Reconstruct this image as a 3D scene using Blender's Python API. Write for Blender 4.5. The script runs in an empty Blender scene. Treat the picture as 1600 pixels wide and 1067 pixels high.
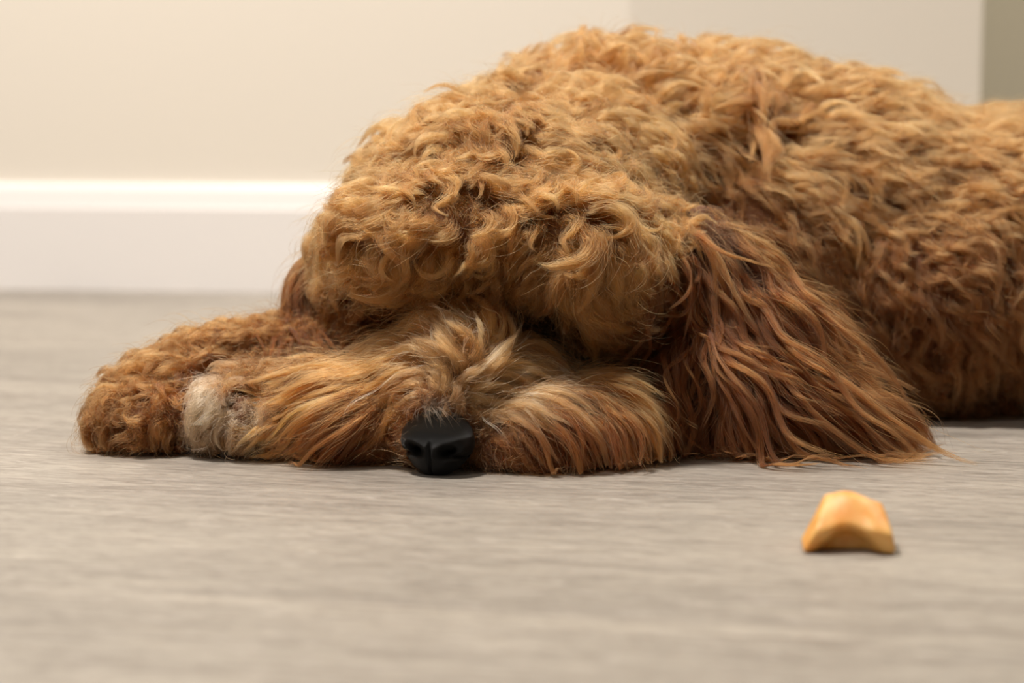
import bpy, bmesh, math, random
import numpy as np
from mathutils import Vector, Matrix
from mathutils.bvhtree import BVHTree

rng = np.random.default_rng(11)
random.seed(5)
sc = bpy.context.scene
COL = sc.collection

# ------------------------------------------------------------------ camera
F = 2986.0                                   # focal length in pixels of the 1600 px frame
HC = 0.169                                   # camera height
PITCH = math.atan2(533.5 - 205.0, F)
cam = bpy.data.cameras.new('camera')
cam_o = bpy.data.objects.new('camera', cam); COL.objects.link(cam_o)
cam_o.location = (0, 0, HC)
cam_o.rotation_euler = (math.pi / 2 - PITCH, 0, 0)
cam.sensor_width = 36; cam.lens = 36 * F / 1600
cam.clip_start = 0.02
cam.dof.use_dof = True
cam.dof.focus_distance = 0.965
cam.dof.aperture_fstop = 5.6
sc.camera = cam_o

# ------------------------------------------------------------------ world, lamps, exposure
w = bpy.data.worlds.new('room_light'); sc.world = w; w.use_nodes = True
w.node_tree.nodes['Background'].inputs[0].default_value = (1.0, 0.90, 0.80, 1)
w.node_tree.nodes['Background'].inputs[1].default_value = 0.13
sc.view_settings.view_transform = 'Standard'
sc.view_settings.look = 'None'
sc.view_settings.gamma = 1
sc.view_settings.use_curve_mapping = False
sc.view_settings.exposure = 0.0

def area(name, loc, target, size, power, col):
    l = bpy.data.lights.new(name, 'AREA'); l.shape = 'DISK'; l.size = size; l.energy = power; l.color = col
    o = bpy.data.objects.new(name, l); COL.objects.link(o); o.location = loc
    o.rotation_euler = (Vector(target) - Vector(loc)).to_track_quat('-Z', 'Y').to_euler()
    return o
area('ceiling_lamp', (-0.72, 0.97, 2.3), (-0.1, 1.25, 0), 0.28, 79, (1.0, 0.93, 0.865))
area('ceiling_lamp', (-1.4, -0.9, 2.4), (0, 1.2, 0.1), 0.6, 15, (1.0, 0.93, 0.865))
area('right_wall_fill', (1.35, 2.0, 2.3), (0.9, 2.5, 0.3), 0.3, 38, (1.0, 0.95, 0.86))  # unseen lamp added to brighten the wall strip at the right

# ------------------------------------------------------------------ helpers
cp, sp = math.cos(PITCH), math.sin(PITCH)
def ray(px, py):
    u = (px - 800.0) / F; v = (533.5 - py) / F
    return Vector((u, cp + v * sp, -sp + v * cp))
def P(px, py, Y):
    r = ray(px, py); k = Y / r.y
    return Vector((r.x * k, Y, HC + r.z * k))
def tag(o, label=None, cat=None, group=None, kind=None):
    if label: o['label'] = label
    if cat: o['category'] = cat
    if group: o['group'] = group
    if kind: o['kind'] = kind
    return o
def mesh_obj(name, bm, mat, parent=None, smooth=True):
    me = bpy.data.meshes.new(name); bm.to_mesh(me); bm.free()
    if smooth:
        for p in me.polygons: p.use_smooth = True
    me.materials.append(mat)
    o = bpy.data.objects.new(name, me); COL.objects.link(o)
    if parent: o.parent = parent
    return o
def new_mat(name):
    m = bpy.data.materials.new(name); m.use_nodes = True
    nt = m.node_tree; return m, nt, nt.nodes['Principled BSDF']
def lin(r, g, b):
    f = lambda c: (c / 255 / 12.92) if c / 255 <= 0.04045 else ((c / 255 + 0.055) / 1.055) ** 2.4
    return (f(r), f(g), f(b))
def node(nt, t, **kw):
    n = nt.nodes.new(t)
    for k, v in kw.items():
        if k in n.inputs: n.inputs[k].default_value = v
        else: setattr(n, k, v)
    return n

# ------------------------------------------------------------------ room materials
YAW = math.radians(8.9)                       # the wall and the planks run a little across the view
def paint(name, rgb, rough=0.6):
    m, nt, b = new_mat(name)
    n = node(nt, 'ShaderNodeTexNoise'); n.inputs['Scale'].default_value = 260; n.inputs['Detail'].default_value = 3
    bp = node(nt, 'ShaderNodeBump'); bp.inputs['Strength'].default_value = 0.08; bp.inputs['Distance'].default_value = 0.001
    nt.links.new(n.outputs['Fac'], bp.inputs['Height']); nt.links.new(bp.outputs[0], b.inputs['Normal'])
    b.inputs['Base Color'].default_value = (*lin(*rgb), 1); b.inputs['Roughness'].default_value = rough
    return m
M_WALL = paint('cream_wall_paint', (238, 230, 216))
M_WALL2 = paint('olive_grey_wall_paint', (226, 218, 196))
M_TRIM = paint('white_trim_paint', (247, 243, 239), 0.35)

def floor_mat():
    m, nt, b = new_mat('grey_oak_vinyl_plank')
    L = nt.links.new
    g = node(nt, 'ShaderNodeNewGeometry')
    mp = node(nt, 'ShaderNodeMapping'); mp.inputs['Rotation'].default_value = (0, 0, math.radians(12.5))
    L(g.outputs['Position'], mp.inputs['Vector'])
    # plank identity and seams
    br = node(nt, 'ShaderNodeTexBrick'); br.offset = 0.37
    br.inputs['Scale'].default_value = 1; br.inputs['Brick Width'].default_value = 1.22; br.inputs['Row Height'].default_value = 0.18
    br.inputs['Mortar Size'].default_value = 0.0004; br.inputs['Mortar Smooth'].default_value = 0.4
    br.inputs['Color1'].default_value = (0.1, 0.1, 0.1, 1); br.inputs['Color2'].default_value = (0.9, 0.9, 0.9, 1); br.inputs['Mortar'].default_value = (0.5, 0.5, 0.5, 1)
    mpb = node(nt, 'ShaderNodeMapping'); mpb.inputs['Location'].default_value = (0.50, 0.075, 0)
    L(mp.outputs[0], mpb.inputs['Vector']); L(mpb.outputs[0], br.inputs['Vector'])
    off = node(nt, 'ShaderNodeVectorMath', operation='SCALE'); off.inputs['Scale'].default_value = 7.0
    L(br.outputs['Color'], off.inputs[0])
    add = node(nt, 'ShaderNodeVectorMath', operation='ADD'); L(mp.outputs[0], add.inputs[0]); L(off.outputs[0], add.inputs[1])
    def grain(sx, sy, scale, detail, dist=0.0):
        k = node(nt, 'ShaderNodeMapping'); k.inputs['Scale'].default_value = (sx, sy, 1)
        L(add.outputs[0], k.inputs['Vector'])
        n = node(nt, 'ShaderNodeTexNoise'); n.inputs['Scale'].default_value = scale; n.inputs['Detail'].default_value = detail
        n.inputs['Roughness'].default_value = 0.6; n.inputs['Distortion'].default_value = dist
        L(k.outputs[0], n.inputs['Vector']); return n.outputs['Fac']
    a = grain(3.0, 22, 1.0, 5, 1.2)         # broad figure
    c = grain(20, 150, 1.0, 6, 1.4)          # fine streaks
    d = grain(90, 700, 1.0, 3, 0.8)
    h_ = grain(55, 240, 1.0, 4, 1.0)         # pale limed flecks              # pores
    e = grain(1.2, 3.5, 1.0, 3)             # clouding
    def ramp(src, stops):
        r = node(nt, 'ShaderNodeValToRGB'); el = r.color_ramp.elements
        el[0].position, el[0].color = stops[0][0], (*lin(*stops[0][1]), 1)
        el[1].position, el[1].color = stops[-1][0], (*lin(*stops[-1][1]), 1)
        for p_, c_ in stops[1:-1]:
            q = el.new(p_); q.color = (*lin(*c_), 1)
        L(src, r.inputs[0]); return r.outputs[0]
    base = ramp(a, [(0.3, (150, 143, 134)), (0.45, (165, 159, 150)), (0.7, (176, 170, 160))])
    fine = ramp(c, [(0.34, (212, 208, 205)), (0.5, (242, 240, 238)), (0.68, (255, 252, 248))])
    pore = ramp(d, [(0.36, (205, 202, 200)), (0.52, (255, 255, 255))])
    cloud = ramp(e, [(0.35, (226, 225, 224)), (0.65, (255, 254, 252))])
    def mul(x, y, f=1.0):
        mx = node(nt, 'ShaderNodeMix', data_type='RGBA', blend_type='MULTIPLY'); mx.inputs[0].default_value = f
        L(x, mx.inputs[6]); L(y, mx.inputs[7]); return mx.outputs[2]
    colr = mul(mul(mul(base, fine), pore, 0.8), cloud)
    fl_ = ramp(h_, [(0.56, (0, 0, 0)), (0.72, (255, 255, 255))])
    lime = node(nt, 'ShaderNodeMix', data_type='RGBA', blend_type='SCREEN'); L(fl_, lime.inputs[0]); L(colr, lime.inputs[6]); lime.inputs[7].default_value = (*lin(108, 102, 98), 1)
    colr = lime.outputs[2]
    seam = node(nt, 'ShaderNodeMix', data_type='RGBA'); L(br.outputs['Fac'], seam.inputs[0]); L(colr, seam.inputs[6]); seam.inputs[7].default_value = (*lin(160, 150, 139), 1)
    L(seam.outputs[2], b.inputs['Base Color'])
    rr = node(nt, 'ShaderNodeMapRange'); rr.inputs['To Min'].default_value = 0.42; rr.inputs['To Max'].default_value = 0.56
    L(c, rr.inputs['Value']); L(rr.outputs[0], b.inputs['Roughness'])
    b.inputs['Specular IOR Level'].default_value = 0.45
    bp = node(nt, 'ShaderNodeBump'); bp.inputs['Strength'].default_value = 0.25; bp.inputs['Distance'].default_value = 0.0006
    L(c, bp.inputs['Height']); L(bp.outputs[0], b.inputs['Normal'])
    return m
M_FLOOR = floor_mat()

# ------------------------------------------------------------------ room shell
def box_bm(x0, x1, y0, y1, z0, z1, bevel=0.0):
    bm = bmesh.new(); bmesh.ops.create_cube(bm, size=1)
    for v in bm.verts:
        v.co = Vector((x0 + (v.co.x + .5) * (x1 - x0), y0 + (v.co.y + .5) * (y1 - y0), z0 + (v.co.z + .5) * (z1 - z0)))
    if bevel: bmesh.ops.bevel(bm, geom=bm.edges[:], offset=bevel, segments=2, affect='EDGES')
    return bm
fl = mesh_obj('floor', box_bm(-3, 3.2, -1.2, 3.6, -0.04, 0), M_FLOOR, smooth=False); tag(fl, 'grey-beige wood-look plank floor under the dog', 'floor', kind='structure')

# wall frame: u runs along the wall (left to right), v away from the camera
W0 = P(225, 455, 1.0); W0 = Vector((W0.x * HC / (HC - W0.z), HC / (HC - W0.z), 0))     # a floor point on the wall foot
U = Vector((math.cos(YAW), -math.sin(YAW), 0)); V = Vector((math.sin(YAW), math.cos(YAW), 0))
RW = Matrix.Rotation(-YAW, 4, 'Z')
def on_wall(px, depth=0.0):                    # u where the view ray through px meets the plane v = depth
    r = ray(px, 100); r.z = 0
    k = ((W0 + V * depth).dot(V)) / r.dot(V)
    return (r * k - W0).dot(U)
def wall_box(name, u0, u1, v0, v1, z0, z1, mat, bev=0.0):
    o = mesh_obj(name, box_bm(u0, u1, v0, v1, z0, z1, bev), mat, smooth=False)
    o.matrix_world = Matrix.Translation(W0) @ RW
    return o
BT = 0.014
uA = on_wall(983, BT)
o = wall_box('wall_back', -2.6, uA, BT, BT + 0.12, 0, 2.5, M_WALL); tag(o, 'cream wall at the left behind the dog', 'wall', kind='structure')
CORNER = W0 + U * uA + V * BT                 # the wall bends away here, and ends where a darker wall shows behind it
YAW2 = YAW - math.radians(15)
U2 = Vector((math.cos(YAW2), -math.sin(YAW2), 0)); V2 = Vector((math.sin(YAW2), math.cos(YAW2), 0))
r = ray(1533, 100); r.z = 0
uB = ((r * (CORNER.dot(V2) / r.dot(V2))) - CORNER).dot(U2)
def corner_box(name, u0, u1, v0, v1, z0, z1, mat):
    o = mesh_obj(name, box_bm(u0, u1, v0, v1, z0, z1), mat, smooth=False)
    o.matrix_world = Matrix.Translation(CORNER) @ Matrix.Rotation(-YAW2, 4, 'Z'); return o
o = corner_box('wall_recess', 0, uB, 0, 0.12, 0, 2.5, M_WALL); tag(o, 'duller cream wall above the dog\'s back', 'wall', kind='structure')
o = corner_box('wall_right', uB - .4, uB + 2.4, 0.45, 0.6, 0, 2.5, M_WALL2); tag(o, 'grey-olive wall strip at the right edge', 'wall', kind='structure')
# baseboard with a sloped, rounded top lip
def baseboard(name, u0, u1, v_wall, label, h=0.1135, frame=None):
    prof = [(0, 0), (0, h - .026), (.0012, h - .0235), (.0052, h - .006), (.0075, h - .0015), (.0105, h), (BT, h), (BT, 0)]
    bm = bmesh.new()
    A = [bm.verts.new((u0, p[0], p[1])) for p in prof]; B = [bm.verts.new((u1, p[0], p[1])) for p in prof]
    n = len(prof)
    for i in range(n): bm.faces.new((A[i], A[(i + 1) % n], B[(i + 1) % n], B[i]))
    bm.faces.new(A[::-1]); bm.faces.new(B)
    bmesh.ops.recalc_face_normals(bm, faces=bm.faces[:])
    o = mesh_obj(name, bm, M_TRIM, smooth=False)
    o.matrix_world = Matrix.Translation(W0 + V * (v_wall - BT)) @ RW if frame is None else Matrix.Translation(CORNER + V2 * (v_wall - BT)) @ frame
    tag(o, label, 'baseboard', kind='structure')
baseboard('baseboard_back', -2.6, uA, BT, 'white baseboard along the foot of the cream wall')


R2 = Matrix.Rotation(-YAW2, 4, 'Z')
baseboard('baseboard_recess', 0, uB, 0, 'white baseboard of the duller wall, behind the dog', frame=R2)
baseboard('baseboard_right', uB, uB + 2.4, .45, 'white baseboard of the grey-olive wall', frame=R2)

# ------------------------------------------------------------------ dog: body surface
# (region, px, py, depth Y, radii x/y/z, rotation xyz in degrees) - soft masses that are fused into one skin
BLOBS = [
 ('head', 783, 347, 1.075, (.076, .078, .060), (0, 0, 0)),
 ('head', 705, 330, 1.08, (.052, .060, .042), (0, -10, 0)),
 ('head', 860, 300, 1.12, (.075, .070, .055), (0, 0, 0)),
 ('head', 680, 368, 1.008, (.050, .036, .024), (0, -4, 0)),
 ('head', 890, 388, 1.008, (.040, .036, .028), (0, 8, 0)),
 ('head', 940, 430, 1.05, (.040, .050, .045), (0, 0, 0)),
 ('head', 590, 430, 1.075, (.032, .040, .040), (0, 0, 0)),
 ('head', 580, 525, 1.075, (.026, .035, .022), (0, 0, 0)),
 ('back', 965, 333, 1.20, (.112, .100, .092), (0, 0, 0)),
 ('back', 1130, 343, 1.24, (.115, .105, .096), (0, 0, 0)),
 ('back', 1275, 392, 1.24, (.150, .125, .102), (0, 0, 0)),
 ('back', 1180, 430, 1.15, (.070, .060, .070), (0, 0, 0)),
 ('back', 1650, 415, 1.24, (.230, .135, .092), (0, 3, 0)),
 ('back', 1900, 450, 1.26, (.085, .120, .080), (0, 0, 0)),
 ('back', 1830, 590, 1.16, (.075, .045, .045), (0, 0, 0)),
 ('back', 1420, 470, 1.20, (.120, .110, .080), (0, 0, 0)),
 ('muzzle', 715, 612, 1.005, (.050, .060, .035), (0, 0, 0)),
 ('muzzle', 720, 568, 1.000, (.028, .055, .029), (0, 0, 0)),
 ('muzzle', 690, 650, 0.962, (.024, .026, .026), (0, 0, 0)),
 ('muzzle', 912, 680, 0.985, (.036, .036, .0255), (0, 0, 10)),
 ('muzzle', 828, 682, 0.965, (.036, .030, .022), (0, 0, 0)),
 ('muzzle', 575, 655, 0.985, (.030, .030, .024), (0, 0, 0)),
 ('leg_far', 450, 575, 1.065, (.055, .026, .023), (0, -5, 0)),
 ('leg_far', 330, 600, 1.05, (.045, .025, .024), (0, -14, 0)),
 ('leg_far', 245, 635, 1.035, (.030, .027, .022), (0, -20, 0)),
 ('leg_far', 205, 655, 1.02, (.016, .020, .017), (0, 0, 0)),
 ('leg_near', 470, 640, 1.01, (.045, .023, .022), (0, -4, 0)),
 ('leg_near', 385, 640, 1.005, (.022, .020, .019), (0, 0, 0)),
 ('leg_near', 335, 655, .99, (.0085, .012, .015), (0, 0, 0)),
 ('leg_near', 383, 662, .982, (.0085, .011, .016), (0, 0, 0)),
 ('leg_near', 432, 678, .985, (.0085, .011, .014), (0, 0, 0)),
 ('leg_far', 178, 665, 1.005, (.0095, .012, .014), (0, 0, 0)),
 ('leg_far', 222, 668, .998, (.0095, .012, .015), (0, 0, 0)),
 ('leg_far', 268, 660, 1.0, (.0090, .012, .016), (0, 0, 0)),
 ('ear_near', 1100, 412, 1.05, (.018, .012, .034), (0, -8, 0)),
 ('ear_near', 1125, 480, 1.035, (.028, .012, .045), (0, -12, 0)),
 ('ear_near', 1185, 560, 1.025, (.042, .012, .040), (0, 35, 0)),
 ('ear_near', 1105, 620, 1.010, (.024, .013, .034), (0, 0, 0)),
 ('ear_near', 1180, 650, 1.000, (.048, .013, .025), (0, 0, 0)),
 ('ear_near', 1270, 655, 1.000, (.036, .012, .020), (0, 10, 0)),
 ('ear_far', 505, 470, 1.085, (.010, .020, .034), (0, 10, 0)),
]
bm = bmesh.new()
CEN = []; RAD = []; ROT = []; REG = []
for reg, px, py, Y, r, rot in BLOBS:
    c = P(px, py, Y); R = Matrix.Rotation(math.radians(rot[2]), 3, 'Z') @ Matrix.Rotation(math.radians(rot[1]), 3, 'Y') @ Matrix.Rotation(math.radians(rot[0]), 3, 'X')
    M4 = Matrix.Translation(c) @ R.to_4x4() @ Matrix.Diagonal((*r, 1))
    bmesh.ops.create_icosphere(bm, subdivisions=4, radius=1, matrix=M4)
    CEN.append(c); RAD.append(r); ROT.append(np.array(R)); REG.append(reg)
CEN = np.array(CEN); RAD = np.array(RAD)
me = bpy.data.meshes.new('tmp'); bm.to_mesh(me); bm.free()
tmp = bpy.data.objects.new('tmp', me); COL.objects.link(tmp)
md = tmp.modifiers.new('r', 'REMESH'); md.mode = 'VOXEL'; md.voxel_size = 0.0032; md.use_smooth_shade = True
ms = tmp.modifiers.new('s', 'SMOOTH'); ms.factor = 0.5; ms.iterations = 6
bpy.context.view_layer.update()
dg = bpy.context.evaluated_depsgraph_get()
body_me = bpy.data.meshes.new_from_object(tmp.evaluated_get(dg))
bpy.data.objects.remove(tmp)
nv = len(body_me.vertices)
co = np.empty(nv * 3, 'f'); body_me.vertices.foreach_get('co', co); co = co.reshape(-1, 3)
co[:, 2] = np.maximum(co[:, 2], 0.0015)
body_me.vertices.foreach_set('co', co.ravel()); body_me.update()
M_SKIN, nt, b = new_mat('dog_skin'); b.inputs['Base Color'].default_value = (*lin(104, 66, 40), 1); b.inputs['Roughness'].default_value = .8
n_ = node(nt, 'ShaderNodeTexNoise'); n_.inputs['Scale'].default_value = 400
bp_ = node(nt, 'ShaderNodeBump'); bp_.inputs['Strength'].default_value = .4; bp_.inputs['Distance'].default_value = .001
nt.links.new(n_.outputs['Fac'], bp_.inputs['Height']); nt.links.new(bp_.outputs[0], b.inputs['Normal'])
body_me.name = 'dog'; body_me.materials.clear(); body_me.materials.append(M_SKIN)
dog = bpy.data.objects.new('dog', body_me); COL.objects.link(dog)
tag(dog, 'curly apricot-brown dog lying with its chin on the floor', 'dog')

bvh = BVHTree.FromPolygons([tuple(v) for v in co.tolist()], [tuple(p.vertices) for p in body_me.polygons])
me2 = body_me; me2.calc_loop_triangles()
nt_ = len(me2.loop_triangles); tri = np.empty(nt_ * 3, 'i'); me2.loop_triangles.foreach_get('vertices', tri); tri = tri.reshape(-1, 3)
TA, TB, TC = co[tri[:, 0]], co[tri[:, 1]], co[tri[:, 2]]
TN = np.cross(TB - TA, TC - TA); TAREA = np.linalg.norm(TN, axis=1) / 2; TN = TN / np.maximum(np.linalg.norm(TN, axis=1, keepdims=True), 1e-12)
TCEN = (TA + TB + TC) / 3
RS = np.array(REG); REGION_NAMES = ['head', 'back', 'muzzle', 'leg_far', 'leg_near', 'ear_near', 'ear_far']
def region_of(p):
    best = np.full(len(p), 1e9); idx = np.zeros(len(p), int)
    for i in range(len(CEN)):
        q = (p - CEN[i]) @ ROT[i] / RAD[i]
        d = (np.linalg.norm(q, axis=1) - 1) * RAD[i].min()
        m_ = d < best; best[m_] = d[m_]; idx[m_] = REGION_NAMES.index(REG[i])
    return idx
TREG = region_of(TCEN)

# ------------------------------------------------------------------ grooming charts
# (px, py, comb direction on screen, length cm, lift, wave amplitude mm, wave length cm, swirl deg, colour id)
G = {}
G['head'] = [
 (800,190,-.1,.6, 2.8,.8, 1.5,2.2, 40,0),(740,170,-.5,-.7, 3.0,.7, 1.5,2.2, 40,0),(640,210,-.9,-.4,3.0,.8,2,2.2,40,0),
 (830,120,-.2,-1,3.4,.9,1.5,2.4,30,0),(950,100,.2,-1,3.4,.9,1.5,2.4,30,0),
 (560,260,-1,-.1,2.6,.6,2,2,60,0),(540,340,-.8,.5,2.4,.4,2.2,2,70,0),(520,430,-.2,1,2.2,.3,2.2,2.2,60,0),(550,480,.1,1,2.2,.3,1.5,2.4,30,1),(545,530,-.2,1,2.0,.3,1.5,2.4,30,1),
 (640,280,-.8,.4,3.4,.7,2.6,2.2,110,0),(600,360,-.6,.8,3.2,.6,2.6,2.2,110,0),(690,330,-.4,1,3.8,.8,2.8,2.4,130,0),(750,290,0,1,3.4,.9,2.8,2.2,140,0),
 (770,360,.1,1,3.8,.9,3,2.4,140,0),(710,400,-.4,.9,3.0,.6,2.6,2.4,110,0),(650,420,-.9,.5,3.4,.9,2.4,2.4,60,0),(590,440,-.6,.8,2.6,.4,2.0,2.4,60,0),
 (860,260,.7,.4,3.4,.8,2.6,2.2,110,0),(900,330,.5,.8,3.8,.9,3,2.4,130,0),(840,385,.2,1,2.4,.8,2.4,2.6,90,0),(930,420,.3,1,3.6,.8,2.8,2.6,90,0),
 (780,425,.1,1,2.0,.7,1.4,2.4,50,0),(740,460,-.1,1,1.3,.25,.8,2.4,20,1),(760,490,0,1,1.0,.2,.6,2.4,20,1),(700,470,-.4,1,1.2,.25,.8,2.4,20,1),(640,470,-.6,.8,1.2,.2,.8,2.4,20,1),
 (940,190,1,.1,3.2,.7,2.4,2,60,0),(1000,270,1,.4,3.4,.7,2.4,2,60,0),(1020,370,.8,.7,3.2,.7,2.8,2,110,0),(1000,460,.4,1,3.0,.7,2.8,2.2,110,1),
 (1040,540,0,1,3.0,.6,2.6,2.2,90,1),(590,495,-.2,1,.8,.1,.5,2.4,20,1),(820,490,.2,1,.7,.1,.5,2.4,20,2),(860,530,.2,1,.7,.1,.5,2.4,20,2),(920,560,.2,1,1,.1,.5,2.4,20,2),  # darkest id here paints the shade of the hollow under the brow
]
G['back'] = [
 (800,110,-.3,-.9,3.2,1.0,1.5,2.2,30,12),(900,80,0,-1,3.2,1.1,1.5,2.2,30,12),(1000,70,.2,-1,3.2,1.1,1.8,2.2,30,12),(1080,90,.5,-.8,3.2,.9,2,2.2,40,12),(1080,150,.6,-.3,3.2,.7,2,2.2,50,12),
 (1180,100,.6,-.6,3,.9,2,2.2,40,12),(1300,120,.8,-.4,3,.8,2,2.2,40,12),(1100,190,.9,.2,3.4,.6,2.4,2.2,60,12),(1180,200,-.5,.9,4,.6,2.4,3,40,12),
 (1280,210,.9,.1,3,.5,2.2,2.4,40,12),(1230,300,.8,.4,3.2,.4,2.2,2.4,50,12),(1330,330,.6,.7,3.2,.4,2,2.4,50,12),(1400,220,.9,.2,2.8,.4,2.2,2,40,12),
 (1500,200,.9,.15,2.8,.4,2.2,2,40,12),(1580,210,.95,.2,2.8,.4,2.2,2,40,12),(1450,300,.8,.4,3,.45,2.5,2,40,12),(1560,320,.8,.5,3,.45,2.5,2,40,12),
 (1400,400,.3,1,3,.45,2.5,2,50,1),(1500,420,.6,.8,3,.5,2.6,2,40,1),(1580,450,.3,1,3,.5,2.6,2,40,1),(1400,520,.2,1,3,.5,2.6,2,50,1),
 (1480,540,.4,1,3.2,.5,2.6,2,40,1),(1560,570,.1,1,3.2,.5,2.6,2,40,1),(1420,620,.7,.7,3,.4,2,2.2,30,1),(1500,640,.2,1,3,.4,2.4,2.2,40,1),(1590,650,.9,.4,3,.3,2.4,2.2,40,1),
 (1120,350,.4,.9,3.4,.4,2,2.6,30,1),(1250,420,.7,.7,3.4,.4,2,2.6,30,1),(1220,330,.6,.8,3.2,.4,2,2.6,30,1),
]
G['muzzle'] = [
 (740,480,-.1,-1,1.2,.4,.8,3,15,5),(715,520,-.5,-.9,2.2,.55,.8,3,15,4),(700,560,-.7,-.6,2.8,.6,.8,3,15,3),(650,570,-1,-.25,4.2,.5,1,3.4,15,4),
 (590,580,-1,.1,5,.4,1.2,3.4,12,4),(530,610,-.95,.3,4.6,.4,1.4,3.2,15,4),(600,640,-.9,.45,4.6,.3,1.2,3.4,15,5),(540,690,-.8,.55,3.6,.25,1.4,3,20,5),(620,690,-.8,.5,2.6,.2,1,3,20,5),
 (640,620,-.95,.1,3,.35,.8,3,15,4),(650,650,-.9,.2,1.2,.2,.4,3,10,5),
 (770,520,.4,-.8,3,.7,1,3,20,4),(790,570,.95,-.3,3.8,.6,1.2,3.2,20,3),(850,600,.95,.15,4.0,.3,1.4,3.2,20,4),(950,620,.8,.5,3.4,.3,1.4,3.2,20,4),
 (740,590,.6,-.4,3.0,.6,1,3,20,3),(760,625,.9,.3,3.6,.4,1.2,3.2,20,3),(860,660,.6,.8,4.2,.35,1.6,3.4,20,5),(930,640,.5,.9,4.2,.4,1.6,3.4,15,5),
 (990,620,.25,1,3.6,.4,1.4,3.4,15,5),(990,690,.0,1,2.8,.35,1.4,3.4,15,5),(920,710,.3,1,3,.3,1.4,3.2,20,5),(820,700,.6,.7,3.2,.25,1.4,3,20,5),(760,700,.8,.5,1.6,.2,1,3,20,5),
 (690,640,-.1,-.9,.4,.1,.3,3,10,11),(700,615,.1,-1,1.4,.4,.4,3,25,3),
]
G['ear_near'] = [
 (1095,350,.2,1,6,.2,2.5,3.4,15,1),(1060,400,0,1,7,.3,3,3.6,15,7),(1130,380,.45,.9,7,.3,3,3.6,15,7),(1160,450,.55,.85,8,.3,3.5,3.8,15,7),
 (1080,500,.0,1,7,.3,3.5,3.8,15,7),(1150,540,.4,.9,7,.3,3.5,3.8,20,7),(1210,560,.6,.75,7,.3,3.5,3.8,20,7),(1260,610,.75,.6,6,.3,3.5,3.8,20,7),
 (1070,600,-.1,1,5,.3,3,3.6,25,7),(1130,650,.15,1,4,.25,3,3.6,40,7),(1200,660,.7,.6,5,.25,3.4,3.6,30,7),(1270,670,.9,.35,4.6,.25,3.4,3.6,30,7),
]
G['ear_far'] = [
 (495,420,-.3,1,5,.3,3,3.6,20,7),(480,470,-.25,1,5,.3,3,3.6,20,7),(485,520,-.1,1,4.4,.3,3,3.4,30,7),
]
G['leg_far'] = [
 (470,540,-.7,.2,2.2,.5,2,1.8,60,8),(400,560,-.9,.1,2.2,.6,2,1.8,60,8),(330,570,-.9,.0,2.2,.7,2.4,1.6,70,8),(260,600,-.9,.25,2.2,.7,2.4,1.6,80,8),
 (200,630,-.9,.4,2,.6,2,1.6,80,8),(180,670,-.4,1,1.8,.5,1.6,1.6,60,8),(250,660,-.5,.8,2,.6,2,1.6,80,8),(290,640,.2,1,1.8,.5,2,1.6,80,5),(250,700,-.2,1,1.4,.3,1,1.6,40,5),
]
G['leg_near'] = [
 (470,610,-.9,.1,2.4,.5,1.6,2,50,8),(420,600,-.8,.1,2.2,.6,2,1.8,60,8),(390,605,-.6,.3,2,.6,2,1.6,60,8),(345,630,-.5,.9,2,.5,1.8,1.6,50,9),(425,635,-.3,.9,2,.5,1.8,1.6,50,8),
 (400,650,-.1,1,1.8,.5,1.8,1.6,50,9),(440,670,0,1,1.8,.5,1.6,1.6,50,8),(480,680,-.5,.8,2.4,.4,1.6,2,40,5),(360,695,-.1,1,1.2,.4,1,1.6,40,8),(400,700,0,1,1.2,.3,1,1.6,40,8),
]
# colour id -> base fur colour (sRGB), the coat's own except the darkest, which paints in shade
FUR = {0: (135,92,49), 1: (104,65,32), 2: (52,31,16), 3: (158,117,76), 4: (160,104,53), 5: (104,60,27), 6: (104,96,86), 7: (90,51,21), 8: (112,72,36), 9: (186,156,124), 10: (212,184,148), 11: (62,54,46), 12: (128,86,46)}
CT = np.array([lin(*FUR[i]) for i in range(13)])

RIGHT = np.array((1, 0, 0.)); UP = np.array((0, sp, cp)); TOCAM = np.array((0, -cp, sp))
CAMP = Vector((0, 0, HC))
CH = {}
for reg, rows in G.items():
    ri = REGION_NAMES.index(reg); pts = []
    sel = np.where(TREG == ri)[0]; cen = TCEN[sel]; nn = TN[sel]
    # project this region's visible triangles and take the one under the chart point
    rel = cen - np.array(CAMP); zc = rel @ -TOCAM
    sx = 800 + F * (rel @ RIGHT) / zc; sy = 533.5 - F * (rel @ UP) / zc
    front = np.einsum('ij,ij->i', nn, rel) < 0
    for r in rows:
        d = (sx - r[0]) ** 2 + (sy - r[1]) ** 2 + np.where(front, 0, 1e7)
        d = d + zc * 20
        pts.append(cen[np.argmin(d)])
    rows = np.array(rows, float)
    dirv = rows[:, 2:3] * RIGHT - rows[:, 3:4] * UP
    dirv /= np.linalg.norm(dirv, axis=1, keepdims=True)
    CH[reg] = (np.array(pts), dirv, rows[:, 4:9], CT[rows[:, 9].astype(int)], rows[:, 0:2])
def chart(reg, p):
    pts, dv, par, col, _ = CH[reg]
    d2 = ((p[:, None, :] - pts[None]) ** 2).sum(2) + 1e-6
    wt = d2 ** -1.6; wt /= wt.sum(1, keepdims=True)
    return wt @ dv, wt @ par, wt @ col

_rel = TCEN - np.array(CAMP); _zc = _rel @ -TOCAM
sx_all = 800 + F * (_rel @ RIGHT) / _zc; sy_all = 533.5 - F * (_rel @ UP) / _zc
def unit(a): return a / np.maximum(np.linalg.norm(a, axis=-1, keepdims=True), 1e-9)
def nearest(p):
    L = np.empty_like(p); N = np.empty_like(p)
    for i, q in enumerate(p.tolist()):
        a, n, _, _ = bvh.find_nearest(q)
        L[i] = a; N[i] = n
    return L, N

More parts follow.
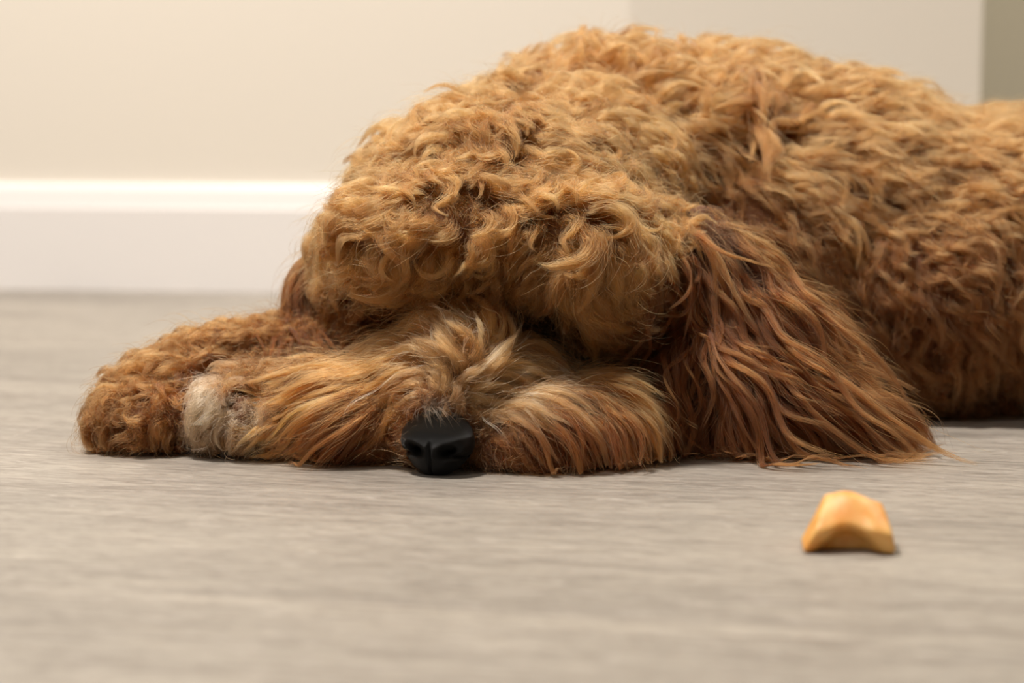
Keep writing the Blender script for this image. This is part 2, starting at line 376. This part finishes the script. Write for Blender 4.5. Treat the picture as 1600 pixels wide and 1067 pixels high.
def sample_roots(reg, n, near=None, blur_back=0.22):
    ri = REGION_NAMES.index(reg)
    wgt = TAREA * (TREG == ri)
    rel = TCEN - np.array(CAMP); facing = -np.einsum('ij,ij->i', TN, unit(rel))
    wgt = wgt * np.where(facing > -0.25, 1.0, blur_back)
    wgt = wgt * ((TCEN[:, 2] > 0.004) | (TN[:, 2] > 0))
    if near is not None:
        d2 = (sx_all - near[0]) ** 2 + (sy_all - near[1]) ** 2
        wgt = wgt * np.exp(-d2 / near[2] ** 2) * (facing > 0)
    t = rng.choice(len(wgt), n, p=wgt / wgt.sum())
    a, b_ = rng.random((2, n)); s = np.sqrt(a)
    return TA[t] * (1 - s)[:, None] + TB[t] * (s * (1 - b_))[:, None] + TC[t] * (s * b_)[:, None], TN[t]

NP = 14
def smooth_noise(p, seed, freq):
    r_ = np.random.default_rng(seed); out = 0
    for _ in range(5):
        k = unit(r_.normal(size=3)) * freq * r_.uniform(.6, 1.5); out = out + np.sin(p @ k + r_.uniform(0, 6.28))
    return out / 2.2

def guides(reg, root, nrm, Lmul=1.0, liftmul=1.0, jit=0.25, grav=0.12, wave=1.0, comb=None, tone=None, wlm=1.0, swm=1.0):
    n = len(root)
    d0, par, col = chart(reg, root)
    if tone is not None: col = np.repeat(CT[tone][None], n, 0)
    if comb is not None: cd = unit(comb[0] * RIGHT - comb[1] * UP)
    L = par[:, 0] * .01 * Lmul * rng.uniform(.75, 1.2, n); lift = par[:, 1] * liftmul * rng.uniform(.6, 1.35, n)
    amp = par[:, 2] * .001 * rng.uniform(.0, 1.3, n) * wave; wl = par[:, 3] * .0125 * wlm * rng.uniform(.8, 1.4, n)
    swa = np.radians(par[:, 4]) * swm; coh = np.tanh(smooth_noise(root, 3, 190) * 1.6)
    swirl = swa * (coh * .8 + rng.uniform(-.5, .5, n))
    ds = (L / (NP - 1))[:, None]
    hmax = .0035 + .012 * np.clip(lift, 0, 1.2) * rng.uniform(.35, 1.1, n)
    p = root.copy(); N = nrm.copy(); out = [p.copy()]; Ns = [N.copy()]; Ds = []
    j = jit * rng.normal(size=(n, 3))
    for i in range(1, NP):
        t = i / (NP - 1)
        f, _, _ = chart(reg, p)
        if comb is not None: f = f * (1 - comb[2]) + cd * comb[2]
        f = unit(f) + j + np.array((0, 0, -grav))
        f = unit(f - (f * N).sum(1, keepdims=True) * N)
        a = swirl * t ** 1.4
        s = np.cross(N, f)
        f = f * np.cos(a)[:, None] + s * np.sin(a)[:, None]
        up = lift * (1 - t) ** 2 * 1.5 - .25 * np.minimum(lift, 1) * t
        d = unit(f + N * up[:, None])
        p = p + d * ds
        Lc, Nn = nearest(p)
        sd = ((p - Lc) * Nn).sum(1)
        hmin = .0012 + .0035 * t * 0 + hmax * .35 * min(1, t * 3)
        push = np.maximum(0, hmin - sd)
        near_w = np.exp(-np.maximum(sd, 0) / .012)[:, None]
        p = p + Nn * push[:, None]
        p[:, 2] = np.maximum(p[:, 2], .0015 + .004 * rng.random(n))
        N = unit(N * (1 - .6 * near_w) + Nn * .6 * near_w)
        out.append(p.copy()); Ns.append(N.copy()); Ds.append(d)
    Pn = np.stack(out, 1); Nn = np.stack(Ns, 1); Dn = np.stack([Ds[0]] + Ds, 1)
    S = unit(np.cross(Nn, Dn)); Uo = unit(np.cross(Dn, S))
    t = np.linspace(0, 1, NP)[None]
    ph = smooth_noise(root, 8, 120)[:, None] * 2.5 + rng.uniform(-.8, .8, (n, 1))
    arc = t * L[:, None]
    wv = amp[:, None] * np.minimum(1, t * 3) 
    th = 2 * np.pi * arc / wl[:, None] + ph
    Pn = Pn + S * (wv * np.sin(th))[..., None] + Uo * (wv * .55 * (np.cos(th) + .6))[..., None]
    Pn[..., 2] = np.maximum(Pn[..., 2], .0012)
    return Pn, S, Uo, L, col

def children(gd, k, rad, width_prof, thick=.55, frizz=.0006, sub=5, len_var=.3, stray=.05, colvar=.22, tint=1.0, mixmax=.78):
    Pn, S, Uo, L, col = gd; n = len(Pn)
    idx = np.repeat(np.arange(n), k); m = len(idx)
    r = np.sqrt(rng.random(m)) * rad; a = rng.random(m) * 2 * np.pi
    # sub-tufts inside a lock
    sid = rng.integers(0, sub, m); so = rng.uniform(-1, 1, (n, sub, 2)) * rad * .75
    ox = r * np.cos(a); oy = r * np.sin(a)
    tx = so[idx, sid, 0]; ty = so[idx, sid, 1]
    t = np.linspace(0, 1, NP)[None]
    mixs = np.clip(t * 1.3, 0, mixmax)
    wp = np.interp(t[0], np.linspace(0, 1, len(width_prof)), width_prof)[None]
    X = (ox[:, None] * (1 - mixs) + (tx[:, None] + ox[:, None] * .4) * mixs) * wp
    Yv = (oy[:, None] * (1 - mixs) + (ty[:, None] + oy[:, None] * .4) * mixs) * wp * thick
    st = rng.random(m) < stray
    X[st] += rng.normal(size=(st.sum(), 1)) * rad * 1.2 * t; Yv[st] += np.abs(rng.normal(size=(st.sum(), 1))) * rad * 1.0 * t
    # individual waviness
    f1 = rng.uniform(5, 11, (m, 1)); p1 = rng.uniform(0, 6.28, (m, 2))
    fz = frizz * np.where(st, 2.5, 1.0)[:, None] * np.minimum(1, t * 2)
    X = X + fz * np.sin(f1 * t + p1[:, :1]); Yv = Yv + fz * np.cos(f1 * t * 1.13 + p1[:, 1:])
    # each hair follows the lock guide for its own length
    s = np.clip((1 - len_var * rng.random((m, 1)) ** 1.5) * t, 0, 1) * (NP - 1)
    i0 = np.minimum(s.astype(int), NP - 2); fr = (s - i0)[..., None]
    g = Pn[idx]; rows = np.arange(m)[:, None]
    base = g[rows, i0] * (1 - fr) + g[rows, i0 + 1] * fr
    Sg = S[idx][rows, i0]; Ug = Uo[idx][rows, i0]
    # at the root spread over the skin instead
    q = base + Sg * X[..., None] + Ug * Yv[..., None]
    q[..., 2] = np.maximum(q[..., 2], .0006)
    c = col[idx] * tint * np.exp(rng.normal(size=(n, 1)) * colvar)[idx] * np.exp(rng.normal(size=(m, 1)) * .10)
    return q.astype('f'), c.astype('f')

def fur_mat():
    m, nt, b = new_mat('curly_fur'); nt.nodes.remove(b)
    out = nt.nodes['Material Output']; L = nt.links.new
    h = nt.nodes.new('ShaderNodeBsdfHairPrincipled'); h.parametrization = 'COLOR'
    at = nt.nodes.new('ShaderNodeAttribute'); at.attribute_name = 'fur_color'; at.attribute_type = 'GEOMETRY'
    L(at.outputs['Color'], h.inputs['Color'])
    h.inputs['Roughness'].default_value = .48; h.inputs['Radial Roughness'].default_value = .65; h.inputs['IOR'].default_value = 1.36
    h.inputs['Random Roughness'].default_value = .2
    L(h.outputs[0], out.inputs[0]); return m
M_FUR = fur_mat()

def hair_object(name, chunks, rr, parent, label=None):
    Q = np.concatenate([c[0] for c in chunks]); C = np.concatenate([c[1] for c in chunks])
    RRs = np.concatenate([np.full(len(c[0]), r_) for c, r_ in zip(chunks, rr)])
    n, k = Q.shape[:2]
    hc = bpy.data.hair_curves.new(name); hc.add_curves([k] * n)
    hc.attributes['position'].data.foreach_set('vector', Q.ravel())
    prof = (np.array([1, 1, 1, 1, 1, 1, .98, .95, .9, .84, .75, .62, .42, .15])[None] * RRs[:, None] * rng.uniform(.8, 1.2, (n, 1))).astype('f')
    ra = hc.attributes.get('radius') or hc.attributes.new('radius', 'FLOAT', 'POINT')
    ra.data.foreach_set('value', prof.ravel())
    ca = hc.attributes.new('fur_color', 'FLOAT_COLOR', 'CURVE')
    ca.data.foreach_set('color', np.concatenate([C, np.ones((n, 1), 'f')], 1).ravel())
    hc.materials.append(M_FUR)
    o = bpy.data.objects.new(name, hc); COL.objects.link(o); o.parent = parent
    if label: o['label'] = label
    return o

PROF_LOCK = [.9, .95, 1, 1, .9, .7, .35, .08]
PROF_SOFT = [1, 1, 1, .95, .85, .7, .5, .3]
PROF_STRAND = [1, .8, .6, .5, .42, .35, .25, .08]
TOTAL = 0
QF = 1.0
def fur(name, reg, layers, parent=dog, label=None, extra=None):
    global TOTAL
    ch = []; rr = []
    if extra: ch.append(extra); rr.append(.00006)
    for (nl, k, rad, prof, hr, kw, ckw) in layers:
        kw = dict(kw); root, nrm = sample_roots(reg, int(nl), kw.pop('near', None))
        gd = guides(reg, root - nrm * .001, nrm, **kw)
        c = children(gd, int(k * QF), rad, prof, **ckw); ch.append(c); rr.append(hr); TOTAL += len(c[0])
    return hair_object(name, ch, rr, parent, label)

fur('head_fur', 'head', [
  (2200, 14, .0045, PROF_SOFT, .00008, dict(Lmul=.4, liftmul=.5, jit=.5), dict(frizz=.0012, stray=.2, tint=.85)),  # short underlayer tinted darker, painting shade into the gaps between locks
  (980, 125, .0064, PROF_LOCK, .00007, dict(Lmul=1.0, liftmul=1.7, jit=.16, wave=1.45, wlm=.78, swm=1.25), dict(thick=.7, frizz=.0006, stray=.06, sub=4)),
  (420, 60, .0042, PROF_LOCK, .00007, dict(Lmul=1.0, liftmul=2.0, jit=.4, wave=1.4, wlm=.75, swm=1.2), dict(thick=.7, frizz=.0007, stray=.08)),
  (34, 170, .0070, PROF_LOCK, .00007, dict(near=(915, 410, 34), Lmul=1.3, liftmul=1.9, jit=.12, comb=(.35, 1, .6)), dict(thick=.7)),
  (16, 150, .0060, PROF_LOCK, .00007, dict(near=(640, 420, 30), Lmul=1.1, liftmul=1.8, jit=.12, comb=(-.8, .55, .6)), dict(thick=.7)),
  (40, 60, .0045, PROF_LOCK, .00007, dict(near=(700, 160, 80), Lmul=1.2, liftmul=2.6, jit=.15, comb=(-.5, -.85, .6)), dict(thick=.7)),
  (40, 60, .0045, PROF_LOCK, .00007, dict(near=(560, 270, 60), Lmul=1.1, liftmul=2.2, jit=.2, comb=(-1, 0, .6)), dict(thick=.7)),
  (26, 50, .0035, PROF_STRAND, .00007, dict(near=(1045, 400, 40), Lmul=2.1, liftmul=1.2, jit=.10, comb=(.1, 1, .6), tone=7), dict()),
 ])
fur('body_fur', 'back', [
  (4700, 12, .0050, PROF_SOFT, .0001, dict(Lmul=.5, liftmul=.6, jit=.4), dict(frizz=.0012, stray=.2, tint=.85)),  # underlayer colour lowered to stand for shade beneath the body locks
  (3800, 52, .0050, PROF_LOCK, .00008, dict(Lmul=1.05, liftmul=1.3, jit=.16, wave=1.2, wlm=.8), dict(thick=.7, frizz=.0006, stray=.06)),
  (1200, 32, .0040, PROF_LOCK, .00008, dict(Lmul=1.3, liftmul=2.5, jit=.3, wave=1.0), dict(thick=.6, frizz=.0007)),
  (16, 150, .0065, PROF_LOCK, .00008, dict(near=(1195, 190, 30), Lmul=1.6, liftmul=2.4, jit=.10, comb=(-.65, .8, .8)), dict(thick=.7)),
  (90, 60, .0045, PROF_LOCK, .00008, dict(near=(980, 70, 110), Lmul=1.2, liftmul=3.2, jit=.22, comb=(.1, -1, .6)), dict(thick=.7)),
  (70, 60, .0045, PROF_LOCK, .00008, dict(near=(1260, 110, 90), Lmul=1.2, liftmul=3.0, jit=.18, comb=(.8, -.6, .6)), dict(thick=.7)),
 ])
def nose_hairs():
    c = np.array(P(684, 692, .938)); out = []
    for i in range(46):
        f = rng.normal(0, .55) - .15; th1 = rng.uniform(.45, 1.05); th = np.linspace(-.35, th1, NP); g = 1.06 + .10 * np.sin(np.linspace(0, 3.1, NP)) * rng.uniform(.3, 1)
        q = np.stack([np.sin(f + .4 * th) * np.abs(np.sin(np.maximum(th, 0))) * .0186, -np.cos(f) * np.sin(th) * .0155, np.cos(th) * .0168], 1) * g[:, None]
        q[:, 0] += -.003 + rng.normal(0, .0035)
        out.append(c + q)
    for i in range(16):                          # curved wisps standing above it
        t = np.linspace(0, 1, NP); a = rng.uniform(-1.1, 1.1); L_ = rng.uniform(.008, .018); k = rng.uniform(-1.6, 1.6)
        ang = a + k * t
        q = np.stack([np.cumsum(np.sin(ang)), -.45 * np.ones(NP).cumsum() * (.4 + t), np.cumsum(np.cos(ang))], 1) * L_ / NP
        out.append(c + np.array([rng.normal(-.003, .005), -.002, .0155]) + q)
    out = np.array(out, 'f')
    return out, np.repeat(CT[9][None], len(out), 0).astype('f')
fur('muzzle_fur', 'muzzle', [
  (1300, 16, .0040, PROF_SOFT, .00007, dict(Lmul=.4, liftmul=.5, jit=.3), dict(frizz=.0008, stray=.15, tint=.8)),  # underlayer darkened, shade between moustache strands put into its colour
  (950, 62, .0050, PROF_STRAND, .00007, dict(Lmul=1.2, liftmul=1.2, jit=.13, wave=.9), dict(thick=.7, frizz=.0005, stray=.1)),
  (22, 6, .0012, PROF_STRAND, .00008, dict(near=(725, 555, 45), Lmul=1.15, liftmul=1.6, jit=.35, wave=2.2, tone=10), dict(colvar=.05)),
  (18, 12, .0016, PROF_STRAND, .00008, dict(near=(790, 590, 35), Lmul=1.1, liftmul=1.6, jit=.2, wave=1.6, tone=10), dict(colvar=.1)),
 ], label='moustache fur, paler along the top of the muzzle', extra=nose_hairs())
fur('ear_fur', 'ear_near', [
  (600, 24, .0045, PROF_SOFT, .00008, dict(Lmul=.5, liftmul=.4, jit=.2, tone=2), dict(frizz=.0010, stray=.1)),  # darkest fur colour as painted shade behind the long ear strands
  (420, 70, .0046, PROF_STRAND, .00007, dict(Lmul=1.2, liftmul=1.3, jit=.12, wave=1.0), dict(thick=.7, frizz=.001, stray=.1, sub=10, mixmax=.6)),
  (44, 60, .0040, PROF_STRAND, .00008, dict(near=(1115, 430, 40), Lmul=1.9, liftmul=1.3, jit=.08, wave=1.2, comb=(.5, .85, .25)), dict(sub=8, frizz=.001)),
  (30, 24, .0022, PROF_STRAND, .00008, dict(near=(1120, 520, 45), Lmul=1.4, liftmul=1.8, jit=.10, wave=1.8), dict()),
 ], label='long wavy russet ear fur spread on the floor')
fur('ear_fur', 'ear_far', [
  (160, 60, .0040, PROF_STRAND, .00007, dict(jit=.2), dict(thick=.6, frizz=.0006, stray=.08)),
  (46, 40, .0030, PROF_STRAND, .00007, dict(near=(495, 440, 30), Lmul=1.5, liftmul=1.2, jit=.12, wave=1.3, comb=(-.5, 1, .5)), dict(thick=.6)),
 ], label='long wavy russet ear fur beside the paws')
fur('foreleg_fur', 'leg_far', [
  (800, 14, .0035, PROF_SOFT, .00008, dict(Lmul=.5, jit=.5), dict(frizz=.0010, stray=.2, tint=.85)),  # darker tint paints the shade under the leg curls
  (480, 62, .0046, PROF_LOCK, .00007, dict(Lmul=1.0, liftmul=1.6, jit=.35), dict(thick=.6, frizz=.0005)),
 ])
fur('foreleg_fur', 'leg_near', [
  (450, 14, .0035, PROF_SOFT, .00008, dict(Lmul=.5, jit=.5), dict(frizz=.0010, stray=.2, tint=.85)),  # near leg underlayer, with shade painted in by the darker tint
  (330, 62, .0042, PROF_LOCK, .00007, dict(Lmul=1.0, liftmul=1.5, jit=.3), dict(thick=.6, frizz=.0005)),
 ], label='foreleg fur with cream-white toes')
print('STRANDS', TOTAL)

# ------------------------------------------------------------------ nose
def nose():
    m, nt, b = new_mat('black_nose_leather'); L = nt.links.new
    b.inputs['Base Color'].default_value = (*lin(15, 13, 11), 1); b.inputs['Roughness'].default_value = .36; b.inputs['Specular IOR Level'].default_value = .4
    v = node(nt, 'ShaderNodeTexVoronoi'); v.inputs['Scale'].default_value = 900
    bp = node(nt, 'ShaderNodeBump'); bp.inputs['Strength'].default_value = .9; bp.inputs['Distance'].default_value = .0006
    L(v.outputs['Distance'], bp.inputs['Height']); L(bp.outputs[0], b.inputs['Normal'])
    bm = bmesh.new(); bmesh.ops.create_icosphere(bm, subdivisions=6, radius=1)
    hx, hy, hz = .0186, .0155, .0168
    for v_ in bm.verts:
        x, y, z = v_.co                        # -y is the front
        w_ = 1.0 - .30 * max(0, -z) ** 1.3 + .02 * z
        X = math.copysign(abs(x) ** .9, x) * w_; Z = z; Yy = y
        if z > .35: Yy += (z - .35) * .22          # top rolls back to the bridge
        # nostrils: comma shaped pits opening to the sides
        if y < .1:
            for s in (-1, 1):
                dx = (x * s - .42); dz = z + .18 - .25 * dx
                q = (dx / .23) ** 2 + (dz / .15) ** 2
                if q < 2.5: Yy += .62 * math.exp(-q * 1.6) ; 
                q2 = ((x * s - .78) / .25) ** 2 + ((z + .30) / .07) ** 2
                Yy += .14 * math.exp(-q2 * 1.3); X -= s * .10 * math.exp(-q2 * 1.3)
                # wing bulge
                q3 = ((x * s - .55) / .35) ** 2 + ((z - .22) / .3) ** 2
                Yy -= .06 * math.exp(-q3)
            # philtrum groove
            Yy += .09 * math.exp(-(x / .04) ** 2) * min(1, max(0, .15 - z) * 3)
        v_.co = (X * hx, Yy * hy, Z * hz)
    o = mesh_obj('nose', bm, m, dog)
    o.location = P(684, 692, .938)
    o.rotation_euler = (math.radians(-6), math.radians(3), math.radians(-14))
    return o
nose()

# paw pads
def pad_mat():
    m, nt, b = new_mat('dark_paw_pad'); L = nt.links.new
    b.inputs['Base Color'].default_value = (*lin(62, 58, 58), 1); b.inputs['Roughness'].default_value = .55
    v = node(nt, 'ShaderNodeTexNoise'); v.inputs['Scale'].default_value = 700
    bp = node(nt, 'ShaderNodeBump'); bp.inputs['Strength'].default_value = .5; bp.inputs['Distance'].default_value = .0005
    L(v.outputs['Fac'], bp.inputs['Height']); L(bp.outputs[0], b.inputs['Normal']); return m
M_PAD = pad_mat()
def pad(px, py, Y, r, rot):
    bm = bmesh.new(); bmesh.ops.create_icosphere(bm, subdivisions=4, radius=1)
    for v_ in bm.verts:
        x, y, z = v_.co
        v_.co = (x * r[0] * (1 - .15 * z), y * r[1], z * r[2] * (1 + .08 * math.sin(3 * x)))
    o = mesh_obj('paw_pad', bm, M_PAD, dog); o.location = P(px, py, Y); o.rotation_euler = [math.radians(a) for a in rot]
pad(290, 690, .996, (.0095, .006, .0075), (0, 20, 0))
pad(245, 700, 1.0, (.0060, .005, .0055), (0, 0, 0))
pad(408, 703, .976, (.0085, .005, .0065), (0, 25, 0))
pad(358, 705, .981, (.0050, .004, .0048), (0, 0, 0))

# ------------------------------------------------------------------ treat
def treat():
    m, nt, b = new_mat('golden_cheese_treat'); L = nt.links.new
    n = node(nt, 'ShaderNodeTexNoise'); n.inputs['Scale'].default_value = 90; n.inputs['Detail'].default_value = 4
    r = node(nt, 'ShaderNodeValToRGB'); r.color_ramp.elements[0].position = .35; r.color_ramp.elements[1].position = .65
    r.color_ramp.elements[0].color = (*lin(220, 148, 62), 1); r.color_ramp.elements[1].color = (*lin(234, 184, 108), 1)
    g = node(nt, 'ShaderNodeTexCoord'); L(g.outputs['Object'], n.inputs['Vector']); L(n.outputs['Fac'], r.inputs[0]); L(r.outputs[0], b.inputs['Base Color'])
    b.inputs['Roughness'].default_value = .5; b.inputs['Subsurface Weight'].default_value = .2; b.inputs['Subsurface Radius'].default_value = (.006, .003, .001); b.inputs['Subsurface Scale'].default_value = 1
    bp = node(nt, 'ShaderNodeBump'); bp.inputs['Strength'].default_value = .4; bp.inputs['Distance'].default_value = .0008
    L(n.outputs['Fac'], bp.inputs['Height']); L(bp.outputs[0], b.inputs['Normal'])
    bm = bmesh.new(); bmesh.ops.create_cube(bm, size=2); bmesh.ops.subdivide_edges(bm, edges=bm.edges[:], cuts=15, use_grid_fill=True)
    for v_ in bm.verts:
        x, y, z = v_.co
        zz = (z + 1) / 2
        z01 = (z + 1) / 2
        l = -0.0188 + .0100 * z01; rt = .0186 - .0038 * z01 ** 1.6
        X = l + (rt - l) * (x + 1) / 2
        top = .0215 - .0022 * (x + .3) ** 2 - .0015 * max(0, x)
        Z = z01 * top
        yb = .0120 - .003 * z01                  # back face
        yf = -.0125 if z01 < .5 else -.0125 + .0125 * ((z01 - .5) / .5) ** 1.1   # the top slopes down to the front lip
        if abs(x + .06) < .62: 
            e = .50 * math.sqrt(1 - ((x + .06) / .62) ** 2)
            k_ = min(1, max(0, (e - z01) / .16)); yf += .0085 * k_ * k_ * (3 - 2 * k_)      # undercut arch
        yf -= .0014 * math.exp(-((x - .55) / .16) ** 2 - ((z01 - .6) / .25) ** 2)
        Yy = yf + (yb - yf) * (y + 1) / 2
        Yy += .0012 * math.sin(3.1 * x + 4 * z01); Z += .0006 * math.sin(5 * x + 3 * y) * z01
        v_.co = (X, Yy, max(Z, 0))
    for _ in range(3): bmesh.ops.smooth_vert(bm, verts=bm.verts[:], factor=.5, use_axis_x=True, use_axis_y=True, use_axis_z=True)
    o = mesh_obj('treat', bm, m)
    s = o.modifiers.new('s', 'SUBSURF'); s.levels = 1; s.render_levels = 1
    c = P(1327, 861, 1.0); k = HC / (HC - c.z)
    o.location = (c.x * k, k + .006, .0002); o.rotation_euler = (0, 0, math.radians(-6))
    tag(o, 'small golden-orange chunk of treat lying on the floor before the dog', 'treat')
treat()
